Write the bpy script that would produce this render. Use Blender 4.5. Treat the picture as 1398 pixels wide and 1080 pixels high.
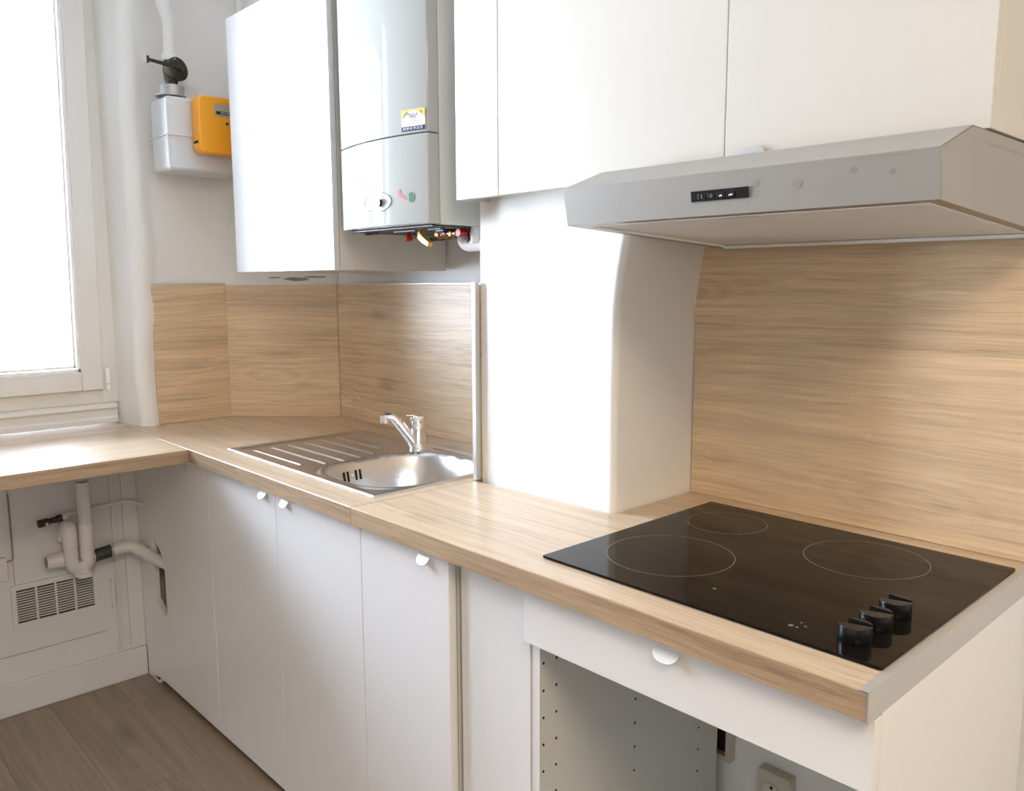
import bpy, bmesh, math, random
from mathutils import Vector, Matrix
from mathutils.geometry import tessellate_polygon

for o in list(bpy.data.objects):
    bpy.data.objects.remove(o)
random.seed(4)
SC = bpy.context.scene
COL = SC.collection

# ------------------------------------------------------------------ camera
cam_data = bpy.data.cameras.new('camera')
cam_data.sensor_fit = 'HORIZONTAL'
cam_data.sensor_width = 36
cam_data.lens = 29.1457
cam_data.clip_start = .02
cam = bpy.data.objects.new('camera', cam_data)
COL.objects.link(cam)
f_ = Vector((-0.72338118, 0.6771144, -0.13503988))
r_ = Vector((0.68369247, 0.72976306, -0.00323751))
u_ = Vector((-0.09635495, 0.0946677, 0.99083487))
M = Matrix.Identity(4)
for i in range(3):
    M[i][0] = r_[i]; M[i][1] = u_[i]; M[i][2] = -f_[i]
M[0][3], M[1][3], M[2][3] = -0.39275, -1.53872, 1.33262
cam.matrix_world = M
SC.camera = cam

# ------------------------------------------------------------------ world and light
w = bpy.data.worlds.new('sky'); SC.world = w
w.use_nodes = True
nt = w.node_tree
bg = nt.nodes['Background']
geo = nt.nodes.new('ShaderNodeTexCoord')
sep = nt.nodes.new('ShaderNodeSeparateXYZ')
rmp = nt.nodes.new('ShaderNodeValToRGB')
mr = nt.nodes.new('ShaderNodeMapRange')
mr.inputs['From Min'].default_value = -1
nt.links.new(geo.outputs['Generated'], sep.inputs[0])
nt.links.new(sep.outputs['Z'], mr.inputs['Value'])
nt.links.new(mr.outputs[0], rmp.inputs[0])
nt.links.new(rmp.outputs[0], bg.inputs[0])
e = rmp.color_ramp.elements
e[0].position = .46; e[0].color = (1.12, 1.21, 1.43, 1)
e[1].position = .62; e[1].color = (.77, .855, 1.08, 1)
bg.inputs[1].default_value = 18.0
w.cycles.sampling_method = 'AUTOMATIC'

def area(name, loc, rot, sx, sy, power, color, portal=False):
    l = bpy.data.lights.new(name, 'AREA'); l.shape = 'RECTANGLE'
    l.size = sx; l.size_y = sy; l.energy = power; l.color = color
    l.cycles.is_portal = portal
    o = bpy.data.objects.new(name, l); COL.objects.link(o)
    o.location = loc; o.rotation_euler = rot
    return o
area('window_portal', (-3.46, -1.12, 1.68), (0, -math.pi/2, 0), 1.5, 1.06, 1, (1, 1, 1), True)
lamp = bpy.data.lights.new('ceiling_lamp_light', 'AREA'); lamp.shape = 'DISK'; lamp.size = 1.0
lamp.energy = 15; lamp.color = (1.0, .77, .50)
lo = bpy.data.objects.new('ceiling_lamp_light', lamp); COL.objects.link(lo)
lo.location = (.45, -1.7, 2.5)

SC.view_settings.view_transform = 'Standard'
SC.view_settings.look = 'None'
SC.view_settings.gamma = 1
SC.view_settings.use_curve_mapping = False
SC.view_settings.exposure = 1.72
SC.cycles.use_denoising = True
SC.cycles.max_bounces = 14
SC.cycles.diffuse_bounces = 12
SC.cycles.glossy_bounces = 6
SC.cycles.transparent_max_bounces = 12
SC.cycles.caustics_reflective = False
SC.cycles.caustics_refractive = False
SC.cycles.sample_clamp_indirect = 6

# ------------------------------------------------------------------ materials
def base_mat(name, color, rough=.5, metal=0., spec=.5, coat=0.):
    m = bpy.data.materials.new(name); m.use_nodes = True
    b = m.node_tree.nodes['Principled BSDF']
    b.inputs['Base Color'].default_value = (*color, 1)
    b.inputs['Roughness'].default_value = rough
    b.inputs['Metallic'].default_value = metal
    b.inputs['Specular IOR Level'].default_value = spec
    b.inputs['Coat Weight'].default_value = coat
    return m, m.node_tree, b

def N(nt, kind, **kw):
    n = nt.nodes.new(kind)
    for k, v in kw.items():
        if k in n.inputs: n.inputs[k].default_value = v
        else: setattr(n, k, v)
    return n

def paint(name, color, rough=.5, var=.04, scale=3., bump=.0, bscale=60., metal=0., spec=.5, coat=0., croough=.1):
    m, nt, b = base_mat(name, color, rough, metal, spec, coat)
    b.inputs['Coat Roughness'].default_value = croough
    tc = N(nt, 'ShaderNodeTexCoord')
    no = N(nt, 'ShaderNodeTexNoise', Scale=scale, Detail=5.)
    nt.links.new(tc.outputs['Object'], no.inputs['Vector'])
    mx = N(nt, 'ShaderNodeMix', data_type='RGBA')
    c2 = tuple(c*(1-var*2) for c in color)
    mx.inputs[6].default_value = (*color, 1); mx.inputs[7].default_value = (*c2, 1)
    nt.links.new(no.outputs['Fac'], mx.inputs[0])
    nt.links.new(mx.outputs[2], b.inputs['Base Color'])
    if bump:
        n2 = N(nt, 'ShaderNodeTexNoise', Scale=bscale, Detail=4.)
        nt.links.new(tc.outputs['Object'], n2.inputs['Vector'])
        bp = N(nt, 'ShaderNodeBump', Strength=bump, Distance=.002)
        nt.links.new(n2.outputs['Fac'], bp.inputs['Height'])
        nt.links.new(bp.outputs[0], b.inputs['Normal'])
    return m

def oak(name, dark, light, rough=.35, contrast=1., knots=True, scale=1.):
    """laminate with horizontal oak grain, grain along local X"""
    m, nt, b = base_mat(name, light, rough)
    L = nt.links.new
    tc = N(nt, 'ShaderNodeTexCoord'); oi = N(nt, 'ShaderNodeObjectInfo')
    mul = N(nt, 'ShaderNodeMath', operation='MULTIPLY'); mul.inputs[1].default_value = 17.3
    L(oi.outputs['Random'], mul.inputs[0])
    add = N(nt, 'ShaderNodeVectorMath', operation='ADD')
    L(tc.outputs['Object'], add.inputs[0]); L(mul.outputs[0], add.inputs[1])
    def stretched(sx, sy, detail, nscale=1., dist=0., rough_=.55):
        mp = N(nt, 'ShaderNodeMapping'); mp.inputs['Scale'].default_value = (sx*scale, sy*scale, sy*scale)
        L(add.outputs[0], mp.inputs[0])
        n = N(nt, 'ShaderNodeTexNoise', Scale=nscale, Detail=detail, Distortion=dist, Roughness=rough_)
        L(mp.outputs[0], n.inputs['Vector']); return n
    # slow bending of the grain
    warp = stretched(1.6, 4.5, 2.)
    wv = N(nt, 'ShaderNodeVectorMath', operation='MULTIPLY_ADD')
    L(warp.outputs['Color'], wv.inputs[0]); wv.inputs[1].default_value = (0, .045, .045); L(add.outputs[0], wv.inputs[2])
    def streak(sx, sy, detail):
        mp = N(nt, 'ShaderNodeMapping'); mp.inputs['Scale'].default_value = (sx*scale, sy*scale, sy*scale)
        L(wv.outputs[0], mp.inputs[0])
        n = N(nt, 'ShaderNodeTexNoise', Scale=1., Detail=detail, Roughness=.6)
        L(mp.outputs[0], n.inputs['Vector']); return n
    s1 = streak(.7, 34, 5.)      # broad bands
    s2 = streak(2.4, 105, 6.)      # fine streaks
    s3 = streak(9., 420, 2.)      # pores
    big = stretched(.9, 3., 2.)
    def madd(a, k, c):
        n = N(nt, 'ShaderNodeMath', operation='MULTIPLY_ADD'); L(a, n.inputs[0]); n.inputs[1].default_value = k
        if isinstance(c, float): n.inputs[2].default_value = c
        else: L(c, n.inputs[2])
        return n.outputs[0]
    v = madd(s1.outputs['Fac'], .75*contrast, -.5*(.75+.95+.60+.5)*contrast + .66)
    v = madd(s2.outputs['Fac'], .95*contrast, v)
    v = madd(s3.outputs['Fac'], .60*contrast, v)
    v = madd(big.outputs['Fac'], .5*contrast, v)
    if knots:
        mp = N(nt, 'ShaderNodeMapping'); mp.inputs['Scale'].default_value = (1.5*scale, 5.4*scale, 5.4*scale)
        L(wv.outputs[0], mp.inputs[0])
        v2 = N(nt, 'ShaderNodeTexVoronoi', Scale=1.); L(mp.outputs[0], v2.inputs['Vector'])
        sn = N(nt, 'ShaderNodeMath', operation='SINE'); ml = N(nt, 'ShaderNodeMath', operation='MULTIPLY'); ml.inputs[1].default_value = 75.
        L(v2.outputs['Distance'], ml.inputs[0]); L(ml.outputs[0], sn.inputs[0])
        fo2 = N(nt, 'ShaderNodeMapRange'); fo2.inputs['From Min'].default_value = .06; fo2.inputs['From Max'].default_value = .36
        fo2.inputs['To Min'].default_value = .085; fo2.inputs['To Max'].default_value = 0.
        L(v2.outputs['Distance'], fo2.inputs['Value'])
        pr = N(nt, 'ShaderNodeMath', operation='MULTIPLY_ADD'); L(sn.outputs[0], pr.inputs[0]); L(fo2.outputs[0], pr.inputs[1]); L(v, pr.inputs[2])
        v = pr.outputs[0]
        mp = N(nt, 'ShaderNodeMapping'); mp.inputs['Scale'].default_value = (2.1*scale, 5.2*scale, 5.2*scale)
        L(add.outputs[0], mp.inputs[0])
        vo = N(nt, 'ShaderNodeTexVoronoi', Scale=1.); L(mp.outputs[0], vo.inputs['Vector'])
        mpk = N(nt, 'ShaderNodeMapRange'); mpk.inputs['From Min'].default_value = .02; mpk.inputs['From Max'].default_value = .17
        mpk.inputs['To Min'].default_value = -.40; mpk.inputs['To Max'].default_value = 0.
        L(vo.outputs['Distance'], mpk.inputs['Value'])
        a = N(nt, 'ShaderNodeMath', operation='ADD'); L(mpk.outputs[0], a.inputs[0]); L(v, a.inputs[1]); v = a.outputs[0]
    rp = N(nt, 'ShaderNodeValToRGB')
    rp.color_ramp.elements[0].position = .10; rp.color_ramp.elements[0].color = (*dark, 1)
    rp.color_ramp.elements[1].position = 1.0; rp.color_ramp.elements[1].color = (*[min(1, c*1.12) for c in light], 1)
    md_ = rp.color_ramp.elements.new(.62); md_.color = (*[(.22*d_+.78*l_) for d_, l_ in zip(dark, light)], 1)
    L(v, rp.inputs[0]); L(rp.outputs[0], b.inputs['Base Color'])
    bp = N(nt, 'ShaderNodeBump', Strength=.12, Distance=.0006)
    L(s3.outputs['Fac'], bp.inputs['Height']); L(bp.outputs[0], b.inputs['Normal'])
    return m

MT = {}
MT['wall'] = paint('wall_paint', (.80, .81, .815), .55, .02, 2., .15, 25.)
MT['old_wall'] = paint('old_wall_paint', (.72, .725, .72), .6, .05, 5., .3, 18.)
MT['plaster'] = paint('plaster', (.84, .84, .815), .5, .015, 2., .22, 14.)
MT['ceiling'] = paint('ceiling_paint', (.88, .885, .89), .8)
MT['lacquer'] = paint('white_lacquer', (.79, .795, .79), .30, .006, 1.5, spec=.5)
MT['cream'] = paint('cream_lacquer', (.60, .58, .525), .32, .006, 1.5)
MT['gloss'] = paint('glossy_lacquer', (.62, .625, .62), .11, .006, 1.5, spec=.55)
MT['melamine'] = paint('shaded_melamine', (.60, .61, .57), .5, .02, 3.)  # white melamine; its grey shade is put into the colour
MT['beige'] = paint('shaded_beige', (.60, .58, .54), .5, .02, 2.)  # shade on the tall cabinet's side board is painted in as beige
MT['oak'] = oak('oak_laminate', (.28, .19, .115), (.615, .48, .33), .30)
MT['oak_splash'] = oak('oak_splash_laminate', (.31, .20, .115), (.74, .57, .375), .40)
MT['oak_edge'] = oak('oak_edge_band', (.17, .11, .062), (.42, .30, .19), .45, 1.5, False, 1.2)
MT['floor'] = oak('floor_oak', (.125, .092, .064), (.30, .235, .175), .4, 1.0, True, .8)
MT['pvc'] = paint('window_pvc', (.78, .77, .74), .3, .01, 2.)
MT['bead'] = paint('glazing_bead', (.90, .90, .90), .25, .01)
MT['pipe'] = paint('white_pipe_paint', (.74, .735, .73), .4, .05, 9., .1, 30.)
MT['white_plastic'] = paint('white_plastic', (.80, .80, .78), .35, .02)
MT['boiler'] = paint('boiler_enamel', (.41, .42, .40), .04, .004, 1., spec=.6)
MT['boiler_side'] = paint('boiler_side_enamel', (.60, .61, .58), .35, .01, 1.)
MT['steel'] = paint('satin_steel', (.66, .64, .62), .28, .05, 6., metal=1.)
MT['chrome'] = paint('chrome', (.82, .83, .85), .06, .0, 1., metal=1.)
MT['alu'] = paint('satin_aluminium', (.60, .60, .585), .38, .02, 4., metal=.55)
MT['alu_white'] = paint('white_aluminium', (.78, .80, .80), .35, .02, 4., metal=.1)
MT['hood'] = paint('hood_metal', (.37, .36, .335), .38, .035, 7., metal=.35)
MT['stain'] = paint('hood_stain', (.33, .315, .285), .5, .1, 60., metal=.3)
MT['hood_under'] = paint('hood_filter_metal', (.74, .735, .72), .45, .03, 300., metal=.0)
MT['hood_rim'] = paint('hood_rim_metal', (.30, .26, .22), .3, .03, 5., metal=.7)  # brown reflection of the wood is put into the rim colour
MT['black_plastic'] = paint('black_plastic', (.008, .008, .009), .25, .0, 1., spec=.5)
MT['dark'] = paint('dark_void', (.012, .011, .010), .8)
MT['rubber'] = paint('dark_rubber', (.035, .045, .05), .5, .05, 8.)
MT['ring'] = paint('printed_ring', (.17, .155, .135), .4)
MT['grey_mark'] = paint('printed_grey', (.35, .33, .30), .4)
MT['rusty'] = paint('rusty_brass', (.07, .05, .035), .5, .3, 60., .3, 90., metal=.5)
MT['bronze'] = paint('weathered_bronze', (.085, .075, .055), .45, .25, 40., .2, 60., metal=.6)
MT['brass'] = paint('brass', (.45, .28, .12), .35, .15, 40., metal=.8)
MT['zinc'] = paint('zinc_nut', (.55, .56, .56), .4, .1, 30., metal=.6)
MT['meter'] = paint('meter_enamel', (.66, .68, .70), .3, .01, 3.)
MT['yellow'] = paint('yellow_plastic', (.95, .42, .02), .35, .01, 3.)
MT['yellow_tap'] = paint('yellow_handle', (.80, .50, .07), .4, .02)
MT['red_tap'] = paint('red_tap', (.45, .02, .015), .35)
MT['red'] = paint('printed_red', (.50, .04, .04), .4)
MT['green'] = paint('printed_green', (.02, .15, .08), .4)
MT['navy'] = paint('printed_navy', (.018, .018, .11), .4)
MT['sticker_yellow'] = paint('sticker_yellow', (.85, .68, .12), .4)
MT['paper'] = paint('sticker_white', (.86, .86, .84), .4)
MT['lcd'] = paint('dial_grey', (.45, .45, .40), .3)
MT['ivory'] = paint('ivory_plastic', (.55, .52, .44), .35, .02)
MT['insul'] = paint('white_insulation', (.72, .72, .71), .6, .08, 30., .6, 40.)
MT['crack'] = paint('crack_grey', (.26, .24, .21), .9)  # dark grey-brown of the cracks, panel joints and cable
MT['old_patch'] = paint('old_plaster_patch', (.42, .40, .37), .8, .3, 25., .6, 30.)
MT['water'] = paint('water_drop', (.75, .75, .75), .03, 0., 1., metal=.6)

m, nt, b = base_mat('black_ceramic_glass', (.005, .004, .003), .05, 0., .16)
tc = N(nt, 'ShaderNodeTexCoord'); vo = N(nt, 'ShaderNodeTexNoise', Scale=420., Detail=2.)
nt.links.new(tc.outputs['Object'], vo.inputs['Vector'])
rp = N(nt, 'ShaderNodeValToRGB'); rp.color_ramp.elements[0].position = .5; rp.color_ramp.elements[0].color = (.004, .003, .002, 1)
rp.color_ramp.elements[1].position = .8; rp.color_ramp.elements[1].color = (.020, .014, .009, 1)
nt.links.new(vo.outputs['Fac'], rp.inputs[0]); nt.links.new(rp.outputs[0], b.inputs['Base Color'])
MT['hob'] = m

m = bpy.data.materials.new('window_glass'); m.use_nodes = True
nt = m.node_tree; nt.nodes.clear()
out = N(nt, 'ShaderNodeOutputMaterial'); tr = N(nt, 'ShaderNodeBsdfTransparent'); gl = N(nt, 'ShaderNodeBsdfGlossy', Roughness=.0)
tr.inputs[0].default_value = (.96, .98, .97, 1)
fr = N(nt, 'ShaderNodeFresnel', IOR=1.45); mx = N(nt, 'ShaderNodeMixShader')
nt.links.new(fr.outputs[0], mx.inputs[0]); nt.links.new(tr.outputs[0], mx.inputs[1]); nt.links.new(gl.outputs[0], mx.inputs[2])
nt.links.new(mx.outputs[0], out.inputs[0])
MT['glass'] = m

# ------------------------------------------------------------------ mesh helpers
class MB:
    def __init__(s): s.v = []; s.f = []
    def poly(s, pts, faces):
        k = len(s.v); s.v += [Vector(p) for p in pts]; s.f += [tuple(i+k for i in f) for f in faces]; return s
    def box(s, x0, x1, y0, y1, z0, z1):
        x0, x1 = sorted((x0, x1)); y0, y1 = sorted((y0, y1)); z0, z1 = sorted((z0, z1))
        return s.poly([(x0,y0,z0),(x1,y0,z0),(x1,y1,z0),(x0,y1,z0),(x0,y0,z1),(x1,y0,z1),(x1,y1,z1),(x0,y1,z1)],
                      [(3,2,1,0),(4,5,6,7),(0,1,5,4),(1,2,6,5),(2,3,7,6),(3,0,4,7)])
    def prism(s, outline, axis, a, b):
        """outline: 2D points in the plane normal to axis (0: y,z  1: x,z  2: x,y)"""
        n = len(outline)
        def P(u, v, w): return {0: (w, u, v), 1: (u, w, v), 2: (u, v, w)}[axis]
        pts = [P(u, v, a) for u, v in outline] + [P(u, v, b) for u, v in outline]
        fs = [tuple(range(n-1, -1, -1)), tuple(range(n, 2*n))] + [(i, (i+1) % n, (i+1) % n+n, i+n) for i in range(n)]
        return s.poly(pts, fs)
    def slab(s, outer, holes, z0, z1):
        loops = [outer]+holes
        tri = tessellate_polygon([[Vector((x, y, 0)) for x, y in l] for l in loops])
        flat = [p for l in loops for p in l]; n = len(flat)
        pts = [(x, y, z1) for x, y in flat]+[(x, y, z0) for x, y in flat]
        fs = [tuple(t) for t in tri]+[tuple(i+n for i in reversed(t)) for t in tri]
        k = 0
        for l in loops:
            m_ = len(l)
            for i in range(m_):
                j = (i+1) % m_; fs.append((k+i, k+j, k+j+n, k+i+n))
            k += m_
        return s.poly(pts, fs)
    def tube(s, path, r, n=20, caps=True):
        path = [Vector(p) for p in path]; rs = r if isinstance(r, (list, tuple)) else [r]*len(path)
        k = len(s.v); up = None
        for i, p in enumerate(path):
            t = ((path[min(i+1, len(path)-1)]-path[max(i-1, 0)])).normalized()
            if up is None:
                up = Vector((0, 0, 1)) if abs(t.z) < .9 else Vector((1, 0, 0))
            a = (up - t*up.dot(t)).normalized(); up = a; b_ = t.cross(a)
            for j in range(n):
                th = 2*math.pi*j/n
                s.v.append(p + (a*math.cos(th)+b_*math.sin(th))*rs[i])
        for i in range(len(path)-1):
            for j in range(n):
                s.f.append((k+i*n+j, k+i*n+(j+1) % n, k+(i+1)*n+(j+1) % n, k+(i+1)*n+j))
        if caps:
            s.f.append(tuple(k+j for j in range(n-1, -1, -1)))
            s.f.append(tuple(k+(len(path)-1)*n+j for j in range(n)))
        return s
    def cyl(s, p0, p1, r0, r1=None, n=32):
        return s.tube([p0, p1], [r0, r0 if r1 is None else r1], n)
    def lathe(s, c, prof, n=40):
        """prof: (radius, height) pairs round the vertical axis through c"""
        k = len(s.v)
        for r, h in prof:
            for j in range(n):
                th = 2*math.pi*j/n; s.v.append(Vector((c[0]+r*math.cos(th), c[1]+r*math.sin(th), c[2]+h)))
        for i in range(len(prof)-1):
            for j in range(n):
                s.f.append((k+i*n+j, k+i*n+(j+1) % n, k+(i+1)*n+(j+1) % n, k+(i+1)*n+j))
        s.f.append(tuple(k+j for j in range(n-1, -1, -1))); s.f.append(tuple(k+(len(prof)-1)*n+j for j in range(n)))
        return s
    def ring(s, c, r, w, h, n=72):
        k = len(s.v)
        for rr, hh in ((r-w, 0), (r-w, h), (r+w, h), (r+w, 0)):
            for j in range(n):
                th = 2*math.pi*j/n; s.v.append(Vector((c[0]+rr*math.cos(th), c[1]+rr*math.sin(th), c[2]+hh)))
        for i in range(4):
            for j in range(n):
                a = i; b_ = (i+1) % 4
                s.f.append((k+a*n+j, k+b_*n+j, k+b_*n+(j+1) % n, k+a*n+(j+1) % n))
        return s

def tag(o, label=None, cat=None, group=None, kind=None):
    if label: o['label'] = label
    if cat: o['category'] = cat
    if group: o['group'] = group
    if kind: o['kind'] = kind
    return o

def obj(name, mb, mat, parent=None, bevel=0., smooth=False, rot=0., seg=2, sub=0, fixn=True, sharp=42):
    """one mesh object from world coordinates; its origin goes to the shape's middle"""
    lo = Vector([min(v[i] for v in mb.v) for i in range(3)]); hi = Vector([max(v[i] for v in mb.v) for i in range(3)])
    c = (lo+hi)/2
    R = Matrix.Rotation(-rot, 3, 'Z')
    me = bpy.data.meshes.new(name)
    me.from_pydata([R @ (v-c) for v in mb.v], [], mb.f); me.update()
    if fixn:
        bm = bmesh.new(); bm.from_mesh(me); bmesh.ops.recalc_face_normals(bm, faces=bm.faces); bm.to_mesh(me); bm.free()
    me.materials.append(MT[mat])
    o = bpy.data.objects.new(name, me); COL.objects.link(o)
    if parent is not None:
        o.parent = parent
        base = parent.get('_w', None)
        pw = Vector(base[:3]); pr = base[3]
        o.location = Matrix.Rotation(-pr, 3, 'Z') @ (c-pw); o.rotation_euler = (0, 0, rot-pr)
    else:
        o.location = c; o.rotation_euler = (0, 0, rot)
    o['_w'] = [c.x, c.y, c.z, rot]
    if bevel:
        bv = o.modifiers.new('bevel', 'BEVEL'); bv.width = bevel; bv.segments = seg; bv.limit_method = 'ANGLE'
        bv.angle_limit = math.radians(40); bv.harden_normals = True
        for p in me.polygons: p.use_smooth = True
    if smooth:
        for p in me.polygons: p.use_smooth = True
        if not bevel: me.set_sharp_from_angle(angle=math.radians(sharp))
    if sub:
        sm = o.modifiers.new('subdivision', 'SUBSURF'); sm.levels = sub; sm.render_levels = sub
    return o

def thing(name, loc, label, cat, group=None, kind=None):
    o = bpy.data.objects.new(name, None); COL.objects.link(o); o.location = loc
    o.empty_display_size = .05
    o['_w'] = [loc[0], loc[1], loc[2], 0.]
    return tag(o, label, cat, group, kind)

def box(name, mat, parent, x0, x1, y0, y1, z0, z1, bevel=0., **k):
    return obj(name, MB().box(x0, x1, y0, y1, z0, z1), mat, parent, bevel, **k)

def struct(name, mb, mat, bevel=0., **k):
    return tag(obj(name, mb, mat, None, bevel, **k), kind='structure')

def text(name, body, size, origin, right, up, mat, parent, depth=.0003, sx=1.):
    cu = bpy.data.curves.new(name, 'FONT'); cu.body = body; cu.size = size; cu.align_x = 'CENTER'; cu.align_y = 'CENTER'; cu.extrude = depth
    to = bpy.data.objects.new(name, cu); COL.objects.link(to)
    bpy.context.view_layer.update()
    me = bpy.data.meshes.new_from_object(to.evaluated_get(bpy.context.evaluated_depsgraph_get()))
    bpy.data.objects.remove(to)
    right = Vector(right).normalized(); up = Vector(up).normalized(); nrm = right.cross(up)
    mb = MB()
    mb.v = [Vector(origin)+right*(v.co.x*sx)+up*v.co.y+nrm*v.co.z for v in me.vertices]
    mb.f = [tuple(p.vertices) for p in me.polygons]
    bpy.data.meshes.remove(me)
    return obj(name, mb, mat, parent, fixn=False)

def arc(cx, cy, r, a0, a1, n=8):
    return [(cx+r*math.cos(math.radians(a0+(a1-a0)*i/n)), cy+r*math.sin(math.radians(a0+(a1-a0)*i/n))) for i in range(n+1)]

def rrect(x0, x1, y0, y1, r, n=6):
    return arc(x1-r, y0+r, r, -90, 0, n)+arc(x1-r, y1-r, r, 0, 90, n)+arc(x0+r, y1-r, r, 90, 180, n)+arc(x0+r, y0+r, r, 180, 270, n)

TOP = .865         # worktop surface
TH = .038
UND = TOP-TH
XR = -.767         # right end of the run

# ------------------------------------------------------------------ room shell
fl = struct('floor', MB().box(-3.6, 2.45, -3.5, .15, -.1, -.008), 'dark')
px = 0
for row in range(15):
    y1 = -.02-.18*row
    off = (row*.47) % 1.2
    x = -3.24+off-1.2
    while x < 2.39:
        a, b_ = max(x, -3.24), min(x+1.2, 2.39)
        if b_-a > .05:
            box('plank', 'floor', fl, a+.0002, b_-.0002, y1-.1798, y1-.0002, -.008, 0, .0005)
        x += 1.2
struct('ceiling', MB().box(-3.6, 2.45, -3.5, .15, 2.65, 2.75), 'ceiling')
struct('wall_back', MB().box(-3.6, 2.45, .010, .15, 0, 2.65), 'wall')
struct('wall_right', MB().box(2.4, 2.55, -3.5, .01, 0, 2.65), 'wall')
struct('wall_front', MB().box(-3.6, 2.45, -3.6, -3.45, 0, 2.65), 'wall')
# window wall: rounded plaster pier, low wall under the window, lintel, far pier
pier = [(-3.55, -.610), (-3.352, -.607), (-3.31, -.592), (-3.235, -.586)]
pier += [(-3.222+.034*math.cos(math.radians(a)), -.553+.034*math.sin(math.radians(a))) for a in (-75, -50, -25, 0, 22)]
pier += [(-3.203, -.52), (-3.207, -.5), (-3.207, -.288), (-2.938, -.017+.001), (-2.925, .02), (-3.55, .02)]
pw = MB()
levels = [i/36 for i in range(37)]
def wob(z):
    return .0035*math.sin(z*9.1+1)+.0025*math.sin(z*23)+(.006*math.exp(-((z-1.245)/.05)**2))-(.004 if z < 1.2 else 0)
n = len(pier)
zs = [.0, .86]+[.865+1.785*t for t in levels]
for z in zs:
    for i, (x, y) in enumerate(pier):
        k = 1 if 4 <= i <= 9 else 0
        pw.v.append(Vector((x+k*wob(z)*.5, y+k*wob(z), z)))
for l in range(len(zs)-1):
    for i in range(n):
        pw.f.append((l*n+i, l*n+(i+1) % n, (l+1)*n+(i+1) % n, (l+1)*n+i))
pw.f.append(tuple(range(n-1, -1, -1))); pw.f.append(tuple((len(zs)-1)*n+i for i in range(n)))
struct('wall_left', pw, 'plaster', smooth=True, sharp=50)
struct('wall_left_low', MB().box(-3.55, -3.24, -1.66, -.6075, 0, UND-.001), 'old_wall')
struct('wall_left_far', MB().box(-3.55, -3.24, -3.5, -1.66, 0, 2.65), 'wall')
struct('wall_left_top', MB().box(-3.55, -3.3, -1.66, -.612, 2.42, 2.65), 'wall')
struct('baseboard_left', MB().box(-3.239, -3.225, -3.4, -.6075, 0, .103), 'old_wall', .003)
# joints and cracks in the old panelling under the window
low = bpy.data.objects['wall_left_low']
pc = MB()
pc.box(-3.2405, -3.2385, -.9806, -.9796, .41, .80)
pc.box(-3.2405, -3.2385, -1.35, -.73, .187, .1882)
pc.box(-3.2405, -3.2385, -.705, -.7035, .262, .362)
obj('panel_joint', pc, 'crack', low)
for (ya, yb, nm) in ((-.690, -.682, 'board'), (-.655, -.6075, 'board')):
    box(nm, 'old_wall', low, -3.240, -3.232, ya, yb, .104, .826, .0015)
obj('latch', MB().prism(rrect(-.706, -.694, .272, .352, .005), 0, -3.24, -3.234), 'old_wall', low, .001)

# ------------------------------------------------------------------ window 1 (two sashes)
win = thing('window_1', (-3.4, -1.12, .865), None, None, kind='structure')
WY0, WY1 = -.606, -1.64
lean = .016
def shear(mb, k=lean):
    for v in mb.v: v.y += k*(v.z-.9)
    return mb
fm = MB()
fm.box(-3.42, -3.350, WY0-.001, -.657, .936, 2.415); fm.box(-3.42, -3.350, -1.59, WY1, .936, 2.415)
fm.box(-3.42, -3.350, -.657, -1.59, .936, .982); fm.box(-3.42, -3.350, -.657, -1.59, 2.36, 2.415)
obj('window_frame', shear(fm), 'pvc', win, .003)
sl = MB().prism([(-3.42, .868), (-3.338, .868), (-3.338, .884), (-3.345, .889), (-3.345, .912), (-3.335, .919), (-3.338, .929), (-3.351, .9355), (-3.42, .9355)], 1, WY1, -.612)
obj('window_ledge', sl, 'pvc', win, .0015)
def sash(ya, yb):
    s_ = MB(); z0, z1 = .984, 2.355; w_ = .064
    s_.box(-3.40, -3.328, ya, ya-w_, z0, z1); s_.box(-3.40, -3.328, yb+w_, yb, z0, z1)
    s_.box(-3.40, -3.328, ya-w_, yb+w_, z0, z0+w_-.002); s_.box(-3.40, -3.328, ya-w_, yb+w_, z1-w_, z1)
    so = obj('sash', shear(s_), 'pvc', win, .003)
    a, b2, c0, c1 = ya-w_, yb+w_, z0+w_-.002, z1-w_
    bd = MB(); d = .020
    for (t0, t1, dd) in ((0, .010, -3.335), (.012, d, -3.345)):
        bd.box(-3.37, dd, a-t0, a-t1, c0+t0, c1-t0); bd.box(-3.37, dd, b2+t0, b2+t1, c0+t0, c1-t0)
        bd.box(-3.37, dd, a-t0, b2+t0, c0+t0, c0+t1); bd.box(-3.37, dd, a-t0, b2+t0, c1-t0, c1-t1)
    obj('glazing_bead', shear(bd), 'bead', so, .0015)
    obj('spacer', shear(MB().box(-3.385, -3.371, a-d, a-d-.004, c0+d, c1-d).box(-3.385, -3.371, a-d, b2+d, c0+d, c0+d+.004)), 'bead', so)
    obj('pane', shear(MB().box(-3.370, -3.366, a-.002, b2+.002, c0+.002, c1-.002)), 'glass', so)
    return so
s1 = sash(-.659, -1.112); s2 = sash(-1.136, -1.588)
box('mullion', 'pvc', win, -3.40, -3.334, -1.114, -1.134, .984, 2.355, .002)
hg = MB().cyl((-3.318, -.6445, 1.005), (-3.318, -.6445, 1.058), .0075, n=16)
hg2 = MB().cyl((-3.318, -.6445, .984), (-3.318, -.6445, 1.0015), .0072, n=16)
obj('hinge', hg, 'bead', s1, smooth=True); obj('hinge', hg2, 'bead', s1, smooth=True)

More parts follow.
